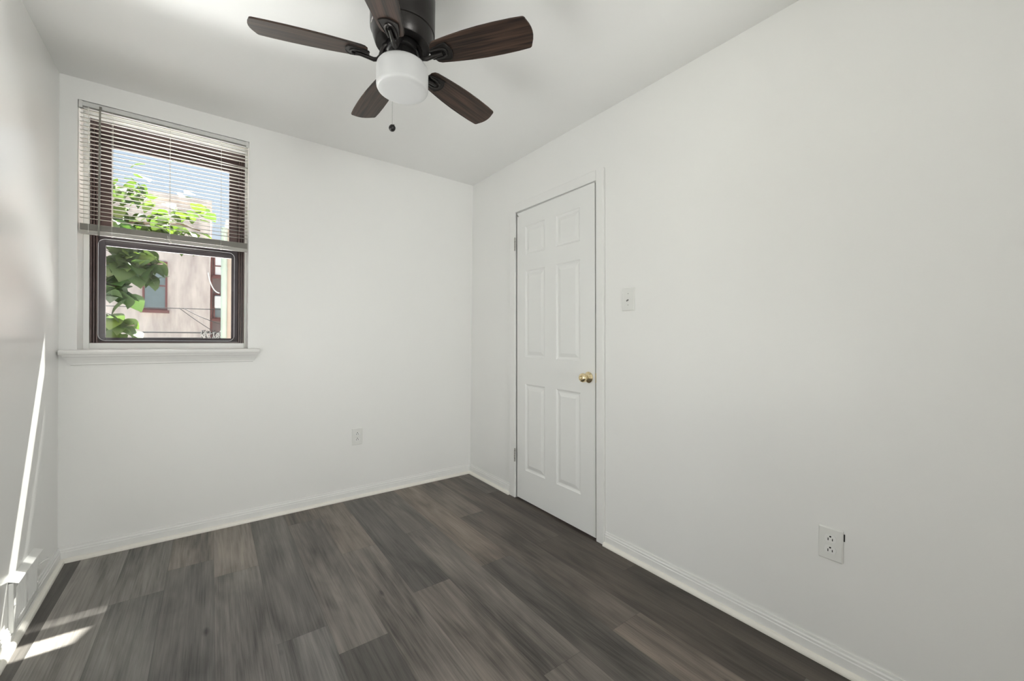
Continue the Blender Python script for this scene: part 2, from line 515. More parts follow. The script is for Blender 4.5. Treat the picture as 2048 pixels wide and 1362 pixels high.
# floor of individual boards (pattern of one floor): boards run away from the camera along y
random.seed(5)
PW, PL = 0.18, 1.22
known = {  # left edge of the row -> (end joint y, {board index: (tone, warmth)})
    -2.48: (-0.95, {}), -2.30: (-1.10, {}), -2.12: (-0.588, {}), -1.94: (-0.405, {}), -1.76: (-0.602, {}), -1.58: (-1.250, {}),
    -1.40: (-1.433, {}), -1.22: (-0.734, {}), -1.04: (-1.255, {}), -0.86: (-1.935, {}), -0.68: (-1.255, {}), -0.50: (-1.933, {}),
    -0.32: (-1.250, {}), -0.14: (-1.70, {}), 0.04: (-0.6, {})}
tones = {  # (row, nth board counted from the joint: 0 = far side of it, -1 = near side) -> tone, warmth
    (-2.48, 0): (.34, .3), (-2.30, 0): (.76, .1), (-2.30, -1): (.74, .0), (-2.12, 0): (.66, .1), (-2.12, -1): (.58, .0),
    (-1.94, 0): (.66, .5), (-1.94, -1): (.44, .1), (-1.76, 0): (.70, .5), (-1.76, -1): (.58, .2), (-1.58, 0): (.46, .2), (-1.58, -1): (.56, .1),
    (-1.40, 0): (.47, .4), (-1.40, -1): (.30, .3), (-1.22, 0): (.50, .7), (-1.22, -1): (.60, .5), (-1.04, 0): (.36, .3), (-1.04, -1): (.54, .6),
    (-0.86, 0): (.50, .5), (-0.86, -1): (.46, .5), (-0.68, 0): (.62, .9), (-0.68, -1): (.36, .5), (-0.50, 0): (.38, .8), (-0.50, -1): (.56, .9),
    (-0.32, 0): (.36, .9), (-0.32, -1): (.26, .95), (-0.14, 0): (.26, 1.0), (-0.14, -1): (.24, .95), (0.04, 0): (.4, .9), (0.04, -1): (.4, .9)}
fv, ff, fuv, fcol = [], [], [], []
for x0, (yj, _) in known.items():
    n0 = math.ceil((0.0 - yj) / PL)
    k = n0
    while True:
        yb = yj + k * PL           # far end of board k is yb + PL ; near end yb
        if yb > 0.02: k -= 1; continue
        ya = min(yb + PL, 0.0); y_near = max(yb, YR)
        if ya <= YR: break
        xa, xb = max(x0, -WID - 0.03), min(x0 + PW, 0.13)
        if xb <= xa: break
        n = len(fv)
        fv += [(xa, y_near, 0), (xb, y_near, 0), (xb, ya, 0), (xa, ya, 0)]
        ff.append((n, n + 1, n + 2, n + 3))
        fuv += [(xa - x0, y_near - yb), (xb - x0, y_near - yb), (xb - x0, ya - yb), (xa - x0, ya - yb)]
        tn = tones.get((x0, k)) or (random.uniform(.4, .62), random.uniform(.1, .8))
        fcol.append((tn[0], tn[1], random.random(), 1))
        k -= 1
me = bpy.data.meshes.new('floor')
me.from_pydata(fv, [], ff)
ul = me.uv_layers.new(name='plank_uv')
for p in me.polygons:
    for li in p.loop_indices: ul.data[li].uv = fuv[me.loops[li].vertex_index]
ca = me.color_attributes.new('plank', 'FLOAT_COLOR', 'CORNER')
for p in me.polygons:
    for li in p.loop_indices: ca.data[li].color = fcol[p.index]
me.materials.append(M_FLOOR)
fl = bpy.data.objects.new('floor', me)
COL.objects.link(fl)
structure(fl)

# ------------------------------------------------------------------ baseboards with shoe moulding
BB = [(0, 0), (0.012, 0), (0.012, 0.050), (0.0095, 0.053), (0.0095, 0.061), (0.006, 0.066), (0.005, 0.0745), (0, 0.0745)]
SHOE = [(0.012, 0), (0.0285, 0), (0.0285, 0.006), (0.0265, 0.012), (0.022, 0.017), (0.016, 0.0195), (0.012, 0.0195)]
def baseboard(name, p0, p1, nrm, m0=0, m1=0, world=None):
    b = structure(MB().sweep(BB, p0, p1, nrm, m0, m1).build(name, M_TRIM, world=world))
    s = MB().sweep(SHOE, p0, p1, nrm, m0, m1).build('shoe_moulding', M_SHOE, parent=b)
    tag(s, 'cream-white quarter-round shoe moulding')
    return b
baseboard('baseboard_back', (-WID, 0, 0), (0, 0, 0), (0, -1, 0), 1, 1)
yl = -0.5725 + SH * (0.03 - 1.03)
yr_ = -1.459 + SH * (0.03 - 1.03)
bb = baseboard('baseboard_right', (0, 0, 0), (0, yl + 0.001, 0), (-1, 0, 0), 1, 0)
bb2 = baseboard('baseboard_right', (0, yr_ - 0.001, 0), (0, YR, 0), (-1, 0, 0), 0, 0)
baseboard('baseboard_left', (0, 0, 0), (0, -0.372, 0), (1, 0, 0), 1, 0, world=LW)
baseboard('baseboard_left', (0, -0.700, 0), (0, YR, 0), (1, 0, 0), 0, 0, world=LW)
# the strip of skirting that runs on below the register
s = structure(MB().sweep([(0, 0), (0.012, 0), (0.012, 0.036), (0, 0.036)], (0, -0.372, 0), (0, -0.700, 0), (1, 0, 0)).build('trim_1', M_TRIM, world=LW))
MB().sweep(SHOE, (0, -0.372, 0), (0, -0.700, 0), (1, 0, 0)).build('shoe_moulding', M_SHOE, parent=s)

# ------------------------------------------------------------------ door
door = structure(empty('door_1', (0, -1.02, 0)))
DOOR_INV = Matrix.Translation((0, 1.02, 0))
def rack(v): return Vector((v.x, v.y + SH * (v.z - 1.03) + 1.02, v.z))
# casing: flat boards with eased edges, and the jamb inside the opening
c = MB()
c.box((-0.017, -0.6375, 0.0), (0, -0.5725, 2.118), 0.003)
c.box((-0.017, -1.459, 0.0), (0, -1.4045, 2.118), 0.003)
c.box((-0.0165, -1.4045, 2.058), (0, -0.6375, 2.118), 0.003)
c.xf(rack).build('casing', M_TRIM, door)
j = MB()
j.box((0.0, -0.640, 0), (0.13, -0.632, 2.064))
j.box((0.0, -1.409, 0), (0.13, -1.4035, 2.064))
j.box((0.0, -1.4035, 2.057), (0.13, -0.640, 2.064))
j.box((0.040, -0.655, 0), (0.052, -0.640, 2.057))
j.box((0.040, -1.4035, 0), (0.052, -1.388, 2.057))
j.xf(rack).build('jamb', M_TRIM, door)
# six-panel leaf
L0, L1, LB, LT = -1.3935, -0.650, 0.012, 2.050
rows = [(0.223, 0.829), (1.016, 1.624), (1.735, 1.937)]
cols = [(-1.277, -1.063), (-0.955, -0.745)]
def leaf_face(mb, x, sgn):
    ys = sorted([L0, L1] + [v for p in cols for v in p])
    zs = sorted([LB, LT] + [v for p in rows for v in p])
    for a, b in zip(ys, ys[1:]):
        for c0, c1 in zip(zs, zs[1:]):
            if (a, b) in cols and (c0, c1) in rows:
                loops = []
                for ins, dep in ((0, 0), (0.004, 0.004), (0.012, 0.0075), (0.019, 0.0075), (0.022, 0.0065), (0.040, 0.0015), (0.043, 0.001)):
                    loops.append([(x + sgn * dep, a + ins, c0 + ins), (x + sgn * dep, b - ins, c0 + ins), (x + sgn * dep, b - ins, c1 - ins), (x + sgn * dep, a + ins, c1 - ins)])
                vs = [v for l in loops for v in l]; fs = []
                for q in range(len(loops) - 1):
                    for k in range(4): fs.append((q * 4 + k, q * 4 + (k + 1) % 4, q * 4 + 4 + (k + 1) % 4, q * 4 + 4 + k))
                n = (len(loops) - 1) * 4
                fs.append((n, n + 1, n + 2, n + 3))
                mb.add(vs, fs)
            else:
                mb.add([(x, a, c0), (x, b, c0), (x, b, c1), (x, a, c1)], [(0, 1, 2, 3)])
lf = MB()
leaf_face(lf, 0.0, 1)
leaf_face(lf, 0.035, -1)
for (ya, za), (yb, zb) in (((L0, LB), (L1, LB)), ((L1, LB), (L1, LT)), ((L1, LT), (L0, LT)), ((L0, LT), (L0, LB))):
    lf.add([(0, ya, za), (0, yb, zb), (0.035, yb, zb), (0.035, ya, za)], [(0, 1, 2, 3)])
def warp(v):   # closed but not pulled tight: the latch side stands proud, most at the top
    f = (L1 - v.y) / (L1 - L0)
    x = v.x - 0.005 - f * (0.003 + 0.006 * v.z / 2.05)
    return rack(Vector((x, v.y, v.z)))
leaf = lf.xf(warp).build('door_leaf', M_DOOR, door)
KY, KZ = -1.345, 0.926
KX = -0.013
ky = KY + SH * (KZ - 1.03) + 1.02
kb = Matrix.Translation((KX, ky, KZ)) @ Matrix.Rotation(R(-90), 4, 'Y')
kn = MB().lathe([(0, 0), (0.032, 0), (0.0325, 0.003), (0.029, 0.007), (0.018, 0.012), (0.0125, 0.016), (0.012, 0.026), (0.016, 0.031), (0.0235, 0.036), (0.0265, 0.043),
                 (0.0265, 0.050), (0.0235, 0.058), (0.019, 0.062), (0.012, 0.0635), (0.011, 0.060), (0.0, 0.060)], 32, kb)
knob = kn.build('knob', M_BRASS, door)
tag(knob, 'polished brass round door knob')
MB().lathe([(0.0085, 0.058), (0.0085, 0.066), (0.007, 0.068), (0, 0.068)], 20, kb).build('lock_button', M_BRASS, knob)
fx = warp(Vector((0.012, L0, KZ)))
MB().box((fx.x - 0.010, fx.y - 0.0025, KZ - 0.028), (fx.x + 0.014, fx.y + 0.0005, KZ + 0.028)).build('latch_plate', M_BRASS, door)
for zc in (1.826, 0.308):
    y = -0.644 + SH * (zc - 1.03) + 1.02
    h = MB()
    for q in range(5):
        h.lathe([(0, -0.0085), (0.0052, -0.0085), (0.0058, -0.0075), (0.0058, 0.0075), (0.0052, 0.0085), (0, 0.0085)], 12, Matrix.Translation((-0.0215, y, zc - 0.036 + q * 0.018)))
    h.lathe([(0, 0.045), (0.004, 0.045), (0.004, 0.050), (0, 0.052)], 12, Matrix.Translation((-0.0215, y, zc)))
    h.box((-0.0185, y, zc - 0.045), (-0.0172, y + 0.012, zc + 0.045))
    tag(h.build('hinge', M_STEEL, door), 'paint-flecked steel hinge')
y = -0.664 + SH * (2.026 - 1.03) + 1.02
tag(MB().tube([(-0.006, y, 2.026), (-0.014, y - 0.002, 2.028), (-0.020, y - 0.008, 2.033)], 0.0035, 8).build('screw_eye', M_STEEL, door), 'small dark metal screw eye')

# ------------------------------------------------------------------ window in the window wall
win = structure(empty('window_1', (-1.959, 0.0, 1.066)))
def WN(mb, name, mat, parent=win, **k):
    mb.xf(lambda v: v - Vector((-1.959, 0, 1.066)))
    return mb.build(name, mat, parent, **k)
def ring(mb, x0, x1, z0, z1, wl, wr, wb, wt, y0, y1, bev=0.0):
    mb.box((x0, y0, z0), (x0 + wl, y1, z1), bev)
    mb.box((x1 - wr, y0, z0), (x1, y1, z1), bev)
    mb.box((x0 + wl, y0, z0), (x1 - wr, y1, z0 + wb), bev)
    mb.box((x0 + wl, y0, z1 - wt), (x1 - wr, y1, z1), bev)
    return mb
WN(ring(MB(), WIN[0], WIN[1], 1.066, WIN[3], 0.023, 0.014, 0.032, 0.036, 0.118, 0.145, 0.002), 'stop_moulding', M_TRIM)
fr = MB()
FX0, FX1, FZ0, FZ1 = -2.300, -1.609, 1.098, 2.299
ring(fr, FX0, FX1, FZ0, FZ1, 0.034, 0.034, 0.014, 0.05, 0.145, 0.23)
for dx in (0.002, 0.013, 0.024):          # ribbed jamb liners
    fr.box((FX0 + dx, 0.125, FZ0), (FX0 + dx + 0.007, 0.145, FZ1), 0.0015)
    fr.box((FX1 - dx, 0.125, FZ0), (FX1 - dx - 0.007, 0.145, FZ1), 0.0015)
fr.box((FX0, 0.128, FZ1 - 0.045), (FX1, 0.146, FZ1))
WN(fr, 'frame', M_BROWN)
us = WN(ring(MB(), -2.266, -1.643, 1.664, 2.25, 0.042, 0.046, 0.036, 0.068, 0.170, 0.200, 0.002), 'upper_sash', M_BROWN)
WN(MB().box((-2.226, 0.183, 1.698), (-1.688, 0.187, 2.184)), 'pane', M_GLASS, us).matrix_parent_inverse = Matrix.Identity(4)
ls = WN(ring(MB(), -2.266, -1.643, 1.108, 1.686, 0.026, 0.034, 0.02, 0.057, 0.130, 0.148, 0.002), 'lower_sash', M_SASH)
WN(MB().box((-2.242, 0.136, 1.126), (-1.676, 0.140, 1.631)), 'pane', M_GLASS, ls)
ins = MB()
o2 = rrect(-2.266, 1.112, -1.662, 1.662, 0.03)
ins.plate(o2, 0, 0.003).xf(lambda v: Vector((v.x, 0.116 + v.z, v.y)))
ip = WN(ins, 'insert_panel', M_ACRYL)
tag(ip, 'clear acrylic insert panel with rounded corners')
pts = [(x, 0.1175, z) for x, z in o2]
WN(MB().tube(pts + [pts[0]], 0.0016, 6, caps=False), 'insert_rim', M_RIM, ip)
# stool with rounded nose, and the moulded apron below it
st = MB()
prof = [(-0.12, 0.0), (0.040, 0.0), (0.046, 0.004), (0.049, 0.013), (0.046, 0.022), (0.040, 0.026), (-0.12, 0.026)]
st.sweep(prof, (-2.3795, 0, 1.040), (-1.535, 0, 1.040), (0, -1, 0))
st.v = [(min(max(x, -2.323), -1.595) if yy > 0.001 else x, yy, zz) for x, yy, zz in st.v]
WN(st, 'sill', M_TRIM, bevel=0.002)
ap = MB()
xa, xb = -2.372, -1.541
lv = [(0.034, 1.040, 0.0), (0.033, 1.034, 0.002), (0.026, 1.026, 0.006), (0.018, 1.012, 0.014), (0.012, 0.998, 0.022), (0.011, 0.990, 0.027), (0.004, 0.987, 0.030)]
vs, fs = [], []
for d, z, i in lv:
    vs += [(xa + i, 0, z), (xa + i, -d, z), (xb - i, -d, z), (xb - i, 0, z)]
for q in range(len(lv) - 1):
    for k in range(3): fs.append((q * 4 + k, q * 4 + k + 1, q * 4 + 5 + k, q * 4 + 4 + k))
n = (len(lv) - 1) * 4
fs += [(n, n + 1, n + 2, n + 3), (0, 1, 2, 3)]
ap.add(vs, fs)
WN(ap, 'apron', M_TRIM)

# ------------------------------------------------------------------ mini blind
bl = tag(empty('venetian_blind', (-1.959, 0.0, 2.335)),
         'white metal mini blind half raised in the window opening, slats open', 'blind')
def BL(mb, name, mat, parent=bl, **k):
    mb.xf(lambda v: v - Vector((-1.959, 0, 2.335)))
    return mb.build(name, mat, parent, **k)
bx0, bx1 = -2.3195, -1.5985
hr = MB()
hr.box((bx0, 0.004, 2.308), (bx1, 0.006, 2.3325), 0.0005)
hr.box((bx0, 0.028, 2.308), (bx1, 0.030, 2.3325), 0.0005)
hr.box((bx0, 0.004, 2.308), (bx1, 0.030, 2.310), 0.0005)
BL(hr, 'headrail', M_HEAD)
for x in (bx0 - 0.001, bx1 - 0.013):
    BL(MB().box((x, 0.003, 2.298), (x + 0.014, 0.034, 2.3345), 0.001), 'bracket', M_HEAD)
sl_ = MB()
def slat(mb, z, tilt=-0.10, dz=lambda t: 0.0):
    n = 6; th = 0.0005; steps = 8
    vs, fs = [], []
    for e in range(steps + 1):
        x = bx0 + 0.002 + (bx1 - bx0 - 0.004) * e / steps
        for side in (0, 1):
            for k in range(n + 1):
                u = -1 + 2 * k / n
                yy = 0.017 + 0.0125 * u * math.cos(tilt)
                zz = z + 0.0018 * (1 - u * u) - 0.0125 * u * math.sin(tilt) + (th if side == 0 else -th) + dz(e / steps)
                vs.append((x, yy, zz))
    m_ = 2 * (n + 1)
    for e in range(steps):
        for side in (0, 1):
            for k in range(n):
                a = e * m_ + side * (n + 1) + k
                fs.append((a, a + 1, a + m_ + 1, a + m_))
        fs.append((e * m_, e * m_ + n + 1, (e + 1) * m_ + n + 1, (e + 1) * m_))
        fs.append((e * m_ + n, e * m_ + 2 * n + 1, (e + 1) * m_ + 2 * n + 1, (e + 1) * m_ + n))
    mb.add(vs, fs, True)
z = 2.296
k = 0
while z > 1.722:
    if k != 5: slat(sl_, z)
    z -= 0.0213; k += 1
BL(sl_, 'slats', M_SLAT)
sp_ = MB()
slat(sp_, 2.296 - 5 * 0.0213, -0.10, lambda t: -0.013 * max(0, t - 0.55) / 0.45)
tag(BL(sp_, 'slipped_slat', M_SLAT), 'slat that has slipped down at its right end')
sk = MB()
for q in range(11): slat(sk, 1.6835 + q * 0.0028, 0.03)
BL(sk, 'slat_stack', M_STACK)
BL(MB().box((bx0 + 0.002, 0.005, 1.661), (bx1 - 0.002, 0.029, 1.680), 0.002), 'bottom_rail', M_SLAT)
wd = MB().tube([(-2.241, 0.000, 2.317), (-2.241, -0.004, 2.310), (-2.242, -0.006, 2.300), (-2.2445, -0.010, 1.655)], 0.0042, 6)
wd.box((-2.246, -0.003, 2.313), (-2.236, 0.005, 2.322))
BL(wd, 'wand', M_WAND)
for x in (-2.198, -1.966, -1.733):
    l = MB()
    l.tube([(x, 0.0045, 2.309), (x, 0.0042, 1.665)], 0.0008, 5)
    l.tube([(x, 0.0298, 2.309), (x, 0.0298, 1.665)], 0.0008, 5)
    BL(l, 'ladder_cord', M_CORD)
BL(MB().tube([(-2.285, 0.002, 2.308), (-2.2845, 0.0015, 2.0), (-2.284, 0.002, 1.668)], 0.0011, 5), 'lift_cord', M_CORD)
for x in (-2.198, -1.966, -1.733):
    BL(MB().lathe([(0, 0), (0.004, 0), (0.005, 0.002), (0.005, 0.003)], 12, Matrix.Translation((x, 0.017, 1.6585))), 'rail_plug', M_CORD)
tas = MB().tube([(-1.975, 0.003, 1.700), (-1.970, -0.002, 1.676), (-1.962, -0.003, 1.668)], 0.0012, 5)
tas.lathe([(0, -0.006), (0.003, -0.006), (0.002, 0.006), (0, 0.006)], 10, Matrix.Translation((-1.960, -0.003, 1.664)))
BL(tas, 'cord_knot', M_CORD)

# ------------------------------------------------------------------ two unseen windows added as openings for the fill lamps
wl = structure(empty('fill_window_left', mat=LW @ Matrix.Translation((0, W2[0], W2[2]))))
f2 = MB()
ring(f2, 0, W2[1] - W2[0], 0, W2[3] - W2[2], 0.05, 0.05, 0.05, 0.05, -0.20, -0.12)
f2.box((0.05, -0.19, 0.58), (W2[1] - W2[0] - 0.05, -0.13, 0.62))
f2.xf(lambda v: Vector((v.y, v.x, v.z))).build('frame', M_BROWN, wl)
MB().box((-0.162, 0.04, 0.04), (-0.158, W2[1] - W2[0] - 0.04, W2[3] - W2[2] - 0.04)).build('pane', M_GLASS, wl)
w3 = structure(empty('fill_window_rear', (W3[0], YR, W3[2])))
f3 = MB()
ring(f3, 0, W3[1] - W3[0], 0, W3[3] - W3[2], 0.05, 0.05, 0.05, 0.05, -0.20, -0.12)
f3.box((0.05, -0.19, 0.68), (W3[1] - W3[0] - 0.05, -0.13, 0.72))
f3.build('frame', M_BROWN, w3)
MB().box((0.04, -0.162, 0.04), (W3[1] - W3[0] - 0.04, -0.158, W3[3] - W3[2] - 0.04)).build('pane', M_GLASS, w3)

# ------------------------------------------------------------------ wall register on the left wall
rg = tag(empty('wall_register', mat=LW @ Matrix.Translation((0, -0.525, 0.04))),
         'white louvered wall register at the foot of the left wall, sunlit', 'vent')
ra = MB()
y0, y1, z0, z1 = -0.155, 0.145, 0.0, 0.185
dpt = 0.014
# sloping flange frame around two banks of louvres
def fl_(a, b, d): ra.box((d - 0.003, a[0], a[1]), (d, b[0], b[1]), 0.001)
banks = [(-0.128, -0.012), (0.012, 0.118)]
ra.box((0.0, y0, z0), (dpt, y0 + 0.027, z1), 0.003)
ra.box((0.0, y1 - 0.027, z0), (dpt, y1, z1), 0.003)
ra.box((0.0, y0 + 0.027, z1 - 0.03), (dpt, y1 - 0.027, z1), 0.003)
ra.box((0.0, y0 + 0.027, z0), (dpt, y1 - 0.027, z0 + 0.028), 0.003)
ra.box((0.0, -0.012, z0 + 0.028), (dpt, 0.012, z1 - 0.03), 0.002)
# top lip that tips out from the wall
ra.add([(0.0, y0, z1 + 0.010), (0.0, y1, z1 + 0.010), (0.026, y1, z1 - 0.002), (0.026, y0, z1 - 0.002), (0.0, y0, z1 + 0.007), (0.0, y1, z1 + 0.007), (0.026, y1, z1 - 0.005), (0.026, y0, z1 - 0.005)],
       [(0, 1, 2, 3), (4, 7, 6, 5), (0, 4, 5, 1), (1, 5, 6, 2), (2, 6, 7, 3), (3, 7, 4, 0)])
ra.build('faceplate', M_VENT, rg)
lv_ = MB()
for a, b in banks:
    n = 8
    for q in range(n):
        yy = a + (b - a) * (q + 0.5) / n
        c_, s_ = math.cos(R(35)), math.sin(R(35))
        lv_.add([(0.0125, yy, z0 + 0.028), (0.002, yy - 0.010, z0 + 0.028), (0.002, yy - 0.010, z1 - 0.03), (0.0125, yy, z1 - 0.03),
                 (0.013, yy + 0.0012, z0 + 0.028), (0.0025, yy - 0.0088, z0 + 0.028), (0.0025, yy - 0.0088, z1 - 0.03), (0.013, yy + 0.0012, z1 - 0.03)],
                [(0, 1, 2, 3), (7, 6, 5, 4), (0, 3, 7, 4), (1, 5, 6, 2), (0, 4, 5, 1), (3, 2, 6, 7)])
lv_.build('louvres', M_VENT, rg)
MB().box((-0.002, y0 + 0.02, z0 + 0.02), (0.001, y1 - 0.02, z1 - 0.02)).build('duct_backing', M_DARKGAP, rg)  # dark sheet standing in for the shade inside the duct
MB().tube([(0.018, 0.137, 0.125), (0.032, 0.141, 0.133), (0.044, 0.146, 0.138)], [0.003, 0.0035, 0.006], 10).build('damper_lever', M_VENT, rg)
for yy, zz in ((-0.145, 0.10), (0.137, 0.05)):
    MB().lathe([(0.0045, 0), (0.004, 0.002), (0, 0.0028)], 12, Matrix.Translation((dpt, yy, zz)) @ Matrix.Rotation(R(90), 4, 'Y')).build('screw', M_VENT, rg)

# ------------------------------------------------------------------ outlets and switch
def plate_frame(center, nrm):
    """local x across the plate, local y up, local z out of the wall"""
    n = Vector(nrm); up = Vector((0, 0, 1)); x = up.cross(n)
    m = Matrix((x, up, n)).transposed().to_4x4()
    return Matrix.Translation(center) @ m
def cover(mb, w_, h_, holes=None):
    o = rrect(-w_ / 2, -h_ / 2, w_ / 2, h_ / 2, 0.004, 4)
    i_ = rrect(-w_ / 2 + 0.004, -h_ / 2 + 0.004, w_ / 2 - 0.004, h_ / 2 - 0.004, 0.003, 4)
    n = len(o)
    vs = [(x, y, 0) for x, y in o] + [(x, y, 0.0035) for x, y in o] + [(x, y, 0.0062) for x, y in i_]
    fs = [tuple(range(n))[::-1], tuple(range(2 * n, 3 * n))]
    for q in (0, n):
        fs += [(q + k, q + (k + 1) % n, q + n + (k + 1) % n, q + n + k) for k in range(n)]
    mb.add(vs, fs)
    return mb
def outlet(center, nrm, w_, h_, label, loose=False):
    root = tag(empty('wall_outlet', mat=plate_frame(center, nrm)), label, 'outlet', 'duplex wall outlets')
    cover(MB(), w_, h_).build('cover_plate', M_PLATE, root)
    for s in (1, -1):
        cy = s * 0.0195
        body = MB()
        out = []
        for k in range(32):
            t = 2 * math.pi * k / 32
            out.append((0.0172 * math.cos(t), cy + max(-0.0125, min(0.0125, 0.0172 * math.sin(t)))))
        body.plate(out, 0.0045, 0.0078)
        b = body.build('receptacle', M_RECEPT, root)
        sl2 = MB()
        sl2.box((-0.0075, cy - 0.0075, 0.0065), (-0.0050, cy + 0.0020, 0.0082))
        sl2.box((0.0050, cy - 0.0065, 0.0065), (0.0075, cy + 0.0015, 0.0082))
        sl2.plate(circ(0.0030, 14, 0, cy + 0.0075), 0.0065, 0.0082)
        sl2.build('slots', M_SLOT, b)
    MB().lathe([(0.003, 0.006), (0.0028, 0.0072), (0, 0.0076)], 14).build('screw', M_PLATE, root)
    if loose:
        tag(MB().box((w_ / 2 - 0.001, 0.022, -0.001), (w_ / 2 + 0.0035, 0.047, 0.0012)).build('wall_chip', M_SLOT, root), 'dark chipped gap in the wall beside the plate')
    return root
outlet((-0.938, -0.0002, 0.436), (0, -1, 0), 0.072, 0.118, 'white duplex outlet low on the window wall, below and right of the window')
outlet((-0.0002, -2.496, 0.430), (-1, 0, 0), 0.072, 0.115, 'white duplex outlet near the baseboard on the right wall', True)
sw = tag(empty('light_switch', mat=plate_frame((-0.0002, -1.612, 1.3625), (-1, 0, 0))), 'white light switch plate with grey toggle beside the door', 'switch')
cover(MB(), 0.080, 0.122).build('cover_plate', M_PLATE, sw)
MB().box((-0.0055, -0.012, 0.0055), (0.0055, 0.012, 0.0066)).build('toggle_slot', M_PLATE, sw)
M_TOG = pbr('toggle_grey', (0.22, 0.22, 0.21), 0.4)
tag(MB().tube([(0, -0.003, 0.005), (0, -0.006, 0.012), (0, -0.010, 0.018)], [0.0042, 0.0040, 0.0032], 10).build('toggle', M_TOG, sw), 'small grey toggle lever')
for yy in (0.030, -0.030):
    MB().lathe([(0.0028, 0.006), (0.0026, 0.0068), (0, 0.0072)], 12, Matrix.Translation((0, yy, 0))).build('screw', M_STEEL, sw)

# ------------------------------------------------------------------ ceiling fan
FC = (-1.204, -1.487)
fan = tag(empty('ceiling_fan', (FC[0], FC[1], HGT)), 'dark bronze flush-mount ceiling fan with five walnut blades and a white glass drum light', 'ceiling fan')
def FZ(prof): return [(r, z - HGT) for r, z in prof]
MB().lathe(FZ([(0, 2.4395), (0.108, 2.4395), (0.116, 2.432), (0.118, 2.424), (0.118, 2.296), (0.1165, 2.291), (0.113, 2.289), (0.113, 2.286), (0.109, 2.268), (0.101, 2.244), (0.098, 2.240),
               (0.066, 2.240), (0.064, 2.246), (0, 2.246)]), 64).build('motor_housing', M_BRONZE, fan)
hub = MB().lathe(FZ([(0, 2.246), (0.058, 2.246), (0.060, 2.242), (0.060, 2.222), (0.056, 2.218), (0.050, 2.216), (0, 2.216)]), 48)
hub.build('flywheel', M_BLACK, fan)
shs = MB().lathe(FZ([(0, 2.217), (0.046, 2.217), (0.048, 2.213), (0.048, 2.178), (0.052, 2.174), (0.052, 2.166), (0, 2.166)]), 40).build('switch_housing', M_BLACK, fan)
for a in (20, 65, 110, 155, 200, 245, 290, 335):
    MB().lathe([(0, 0.0), (0.004, 0.0), (0.0035, 0.003), (0, 0.004)], 10,
               Matrix.Rotation(R(a), 4, 'Z') @ Matrix.Translation((0.0475, 0, 2.192 - HGT)) @ Matrix.Rotation(R(90), 4, 'Y')).build('screw', M_BRONZE, shs)
gl = MB().lathe(FZ([(0.050, 2.172), (0.076, 2.171), (0.088, 2.166), (0.0935, 2.158), (0.0945, 2.145), (0.0945, 2.087), (0.0935, 2.081), (0.0905, 2.0755), (0.085, 2.073), (0.070, 2.072), (0, 2.0715)]), 64)
globe = gl.build('glass_shade', M_OPAL, fan)
tag(globe, 'white opal glass drum shade')
# blades, local x runs outwards
def blade_outline():
    hw = [(0.124, 0.026), (0.132, 0.038), (0.145, 0.0435), (0.20, 0.0505), (0.26, 0.0565), (0.32, 0.060), (0.38, 0.061), (0.44, 0.060), (0.478, 0.0575)]
    tip = []
    for k in range(5):      # rounded corner into a bowed end
        t = R(10 + 70 * k / 4)
        tip.append((0.478 + 0.012 * math.sin(t), 0.0455 + 0.012 * math.cos(t)))
    arc = [(0.4905 + 0.0125 * (1 - (y / 0.045) ** 2), y) for y in (0.040, 0.028, 0.014, 0.0)]
    up = hw + tip + arc
    return up + [(x, -y) for x, y in reversed(up[:-1])]
bo = MB().plate(blade_outline(), -0.0032, 0.0032)
iron = MB()
half = [(0.118, 0.016), (0.135, 0.024), (0.170, 0.0325), (0.188, 0.0345)]
arc = [(0.188 + 0.014 * (1 - (y / 0.0345) ** 2), y) for y in (0.026, 0.014, 0.0)]
h_ = half + arc
iron.plate(h_ + [(x, -y) for x, y in reversed(h_[:-1])], -0.0075, -0.0032)
ur = [(0.122, 0.015, -0.0085), (0.150, 0.017, -0.0088), (0.165, 0.016, -0.0088), (0.178, 0.010, -0.0088), (0.183, 0, -0.0088), (0.178, -0.010, -0.0088), (0.165, -0.016, -0.0088), (0.150, -0.017, -0.0088), (0.122, -0.015, -0.0085)]
iron.tube(ur, 0.0045, 8)
rim_ = [(x - 0.001, y * 0.95, -0.0078) for x, y in h_] + [(x - 0.001, -y * 0.95, -0.0078) for x, y in reversed(h_[:-1])]
iron.tube(rim_, 0.0017, 6)
arm = [(0.166, 0, -0.012), (0.145, 0, -0.014), (0.120, 0, -0.018), (0.103, 0, -0.021), (0.090, 0, -0.018), (0.080, 0, -0.006), (0.074, 0, 0.014), (0.066, 0, 0.032), (0.054, 0, 0.040)]
iron.tube(arm, [0.006, 0.0065, 0.007, 0.0075, 0.0075, 0.0075, 0.008, 0.009, 0.010], 10)
BP = Matrix.Rotation(R(-12), 4, 'X')
blade0 = None
for k in range(5):
    mtx = Matrix.Translation((0, 0, 2.193 - HGT)) @ Matrix.Rotation(R(162.22 - 72 * k), 4, 'Z') @ BP
    if k == 0:
        blade0 = bo.build('blade', M_BLADE, fan, bevel=0.0015)
        iron0 = iron.build('blade_iron', M_BRONZE, blade0)
        tag(iron0, 'dark bronze blade iron with a raised loop')
        b = blade0
    else:
        b = blade0.copy(); COL.objects.link(b); b.parent = fan
        i2 = iron0.copy(); COL.objects.link(i2); i2.parent = b
    b.matrix_local = mtx
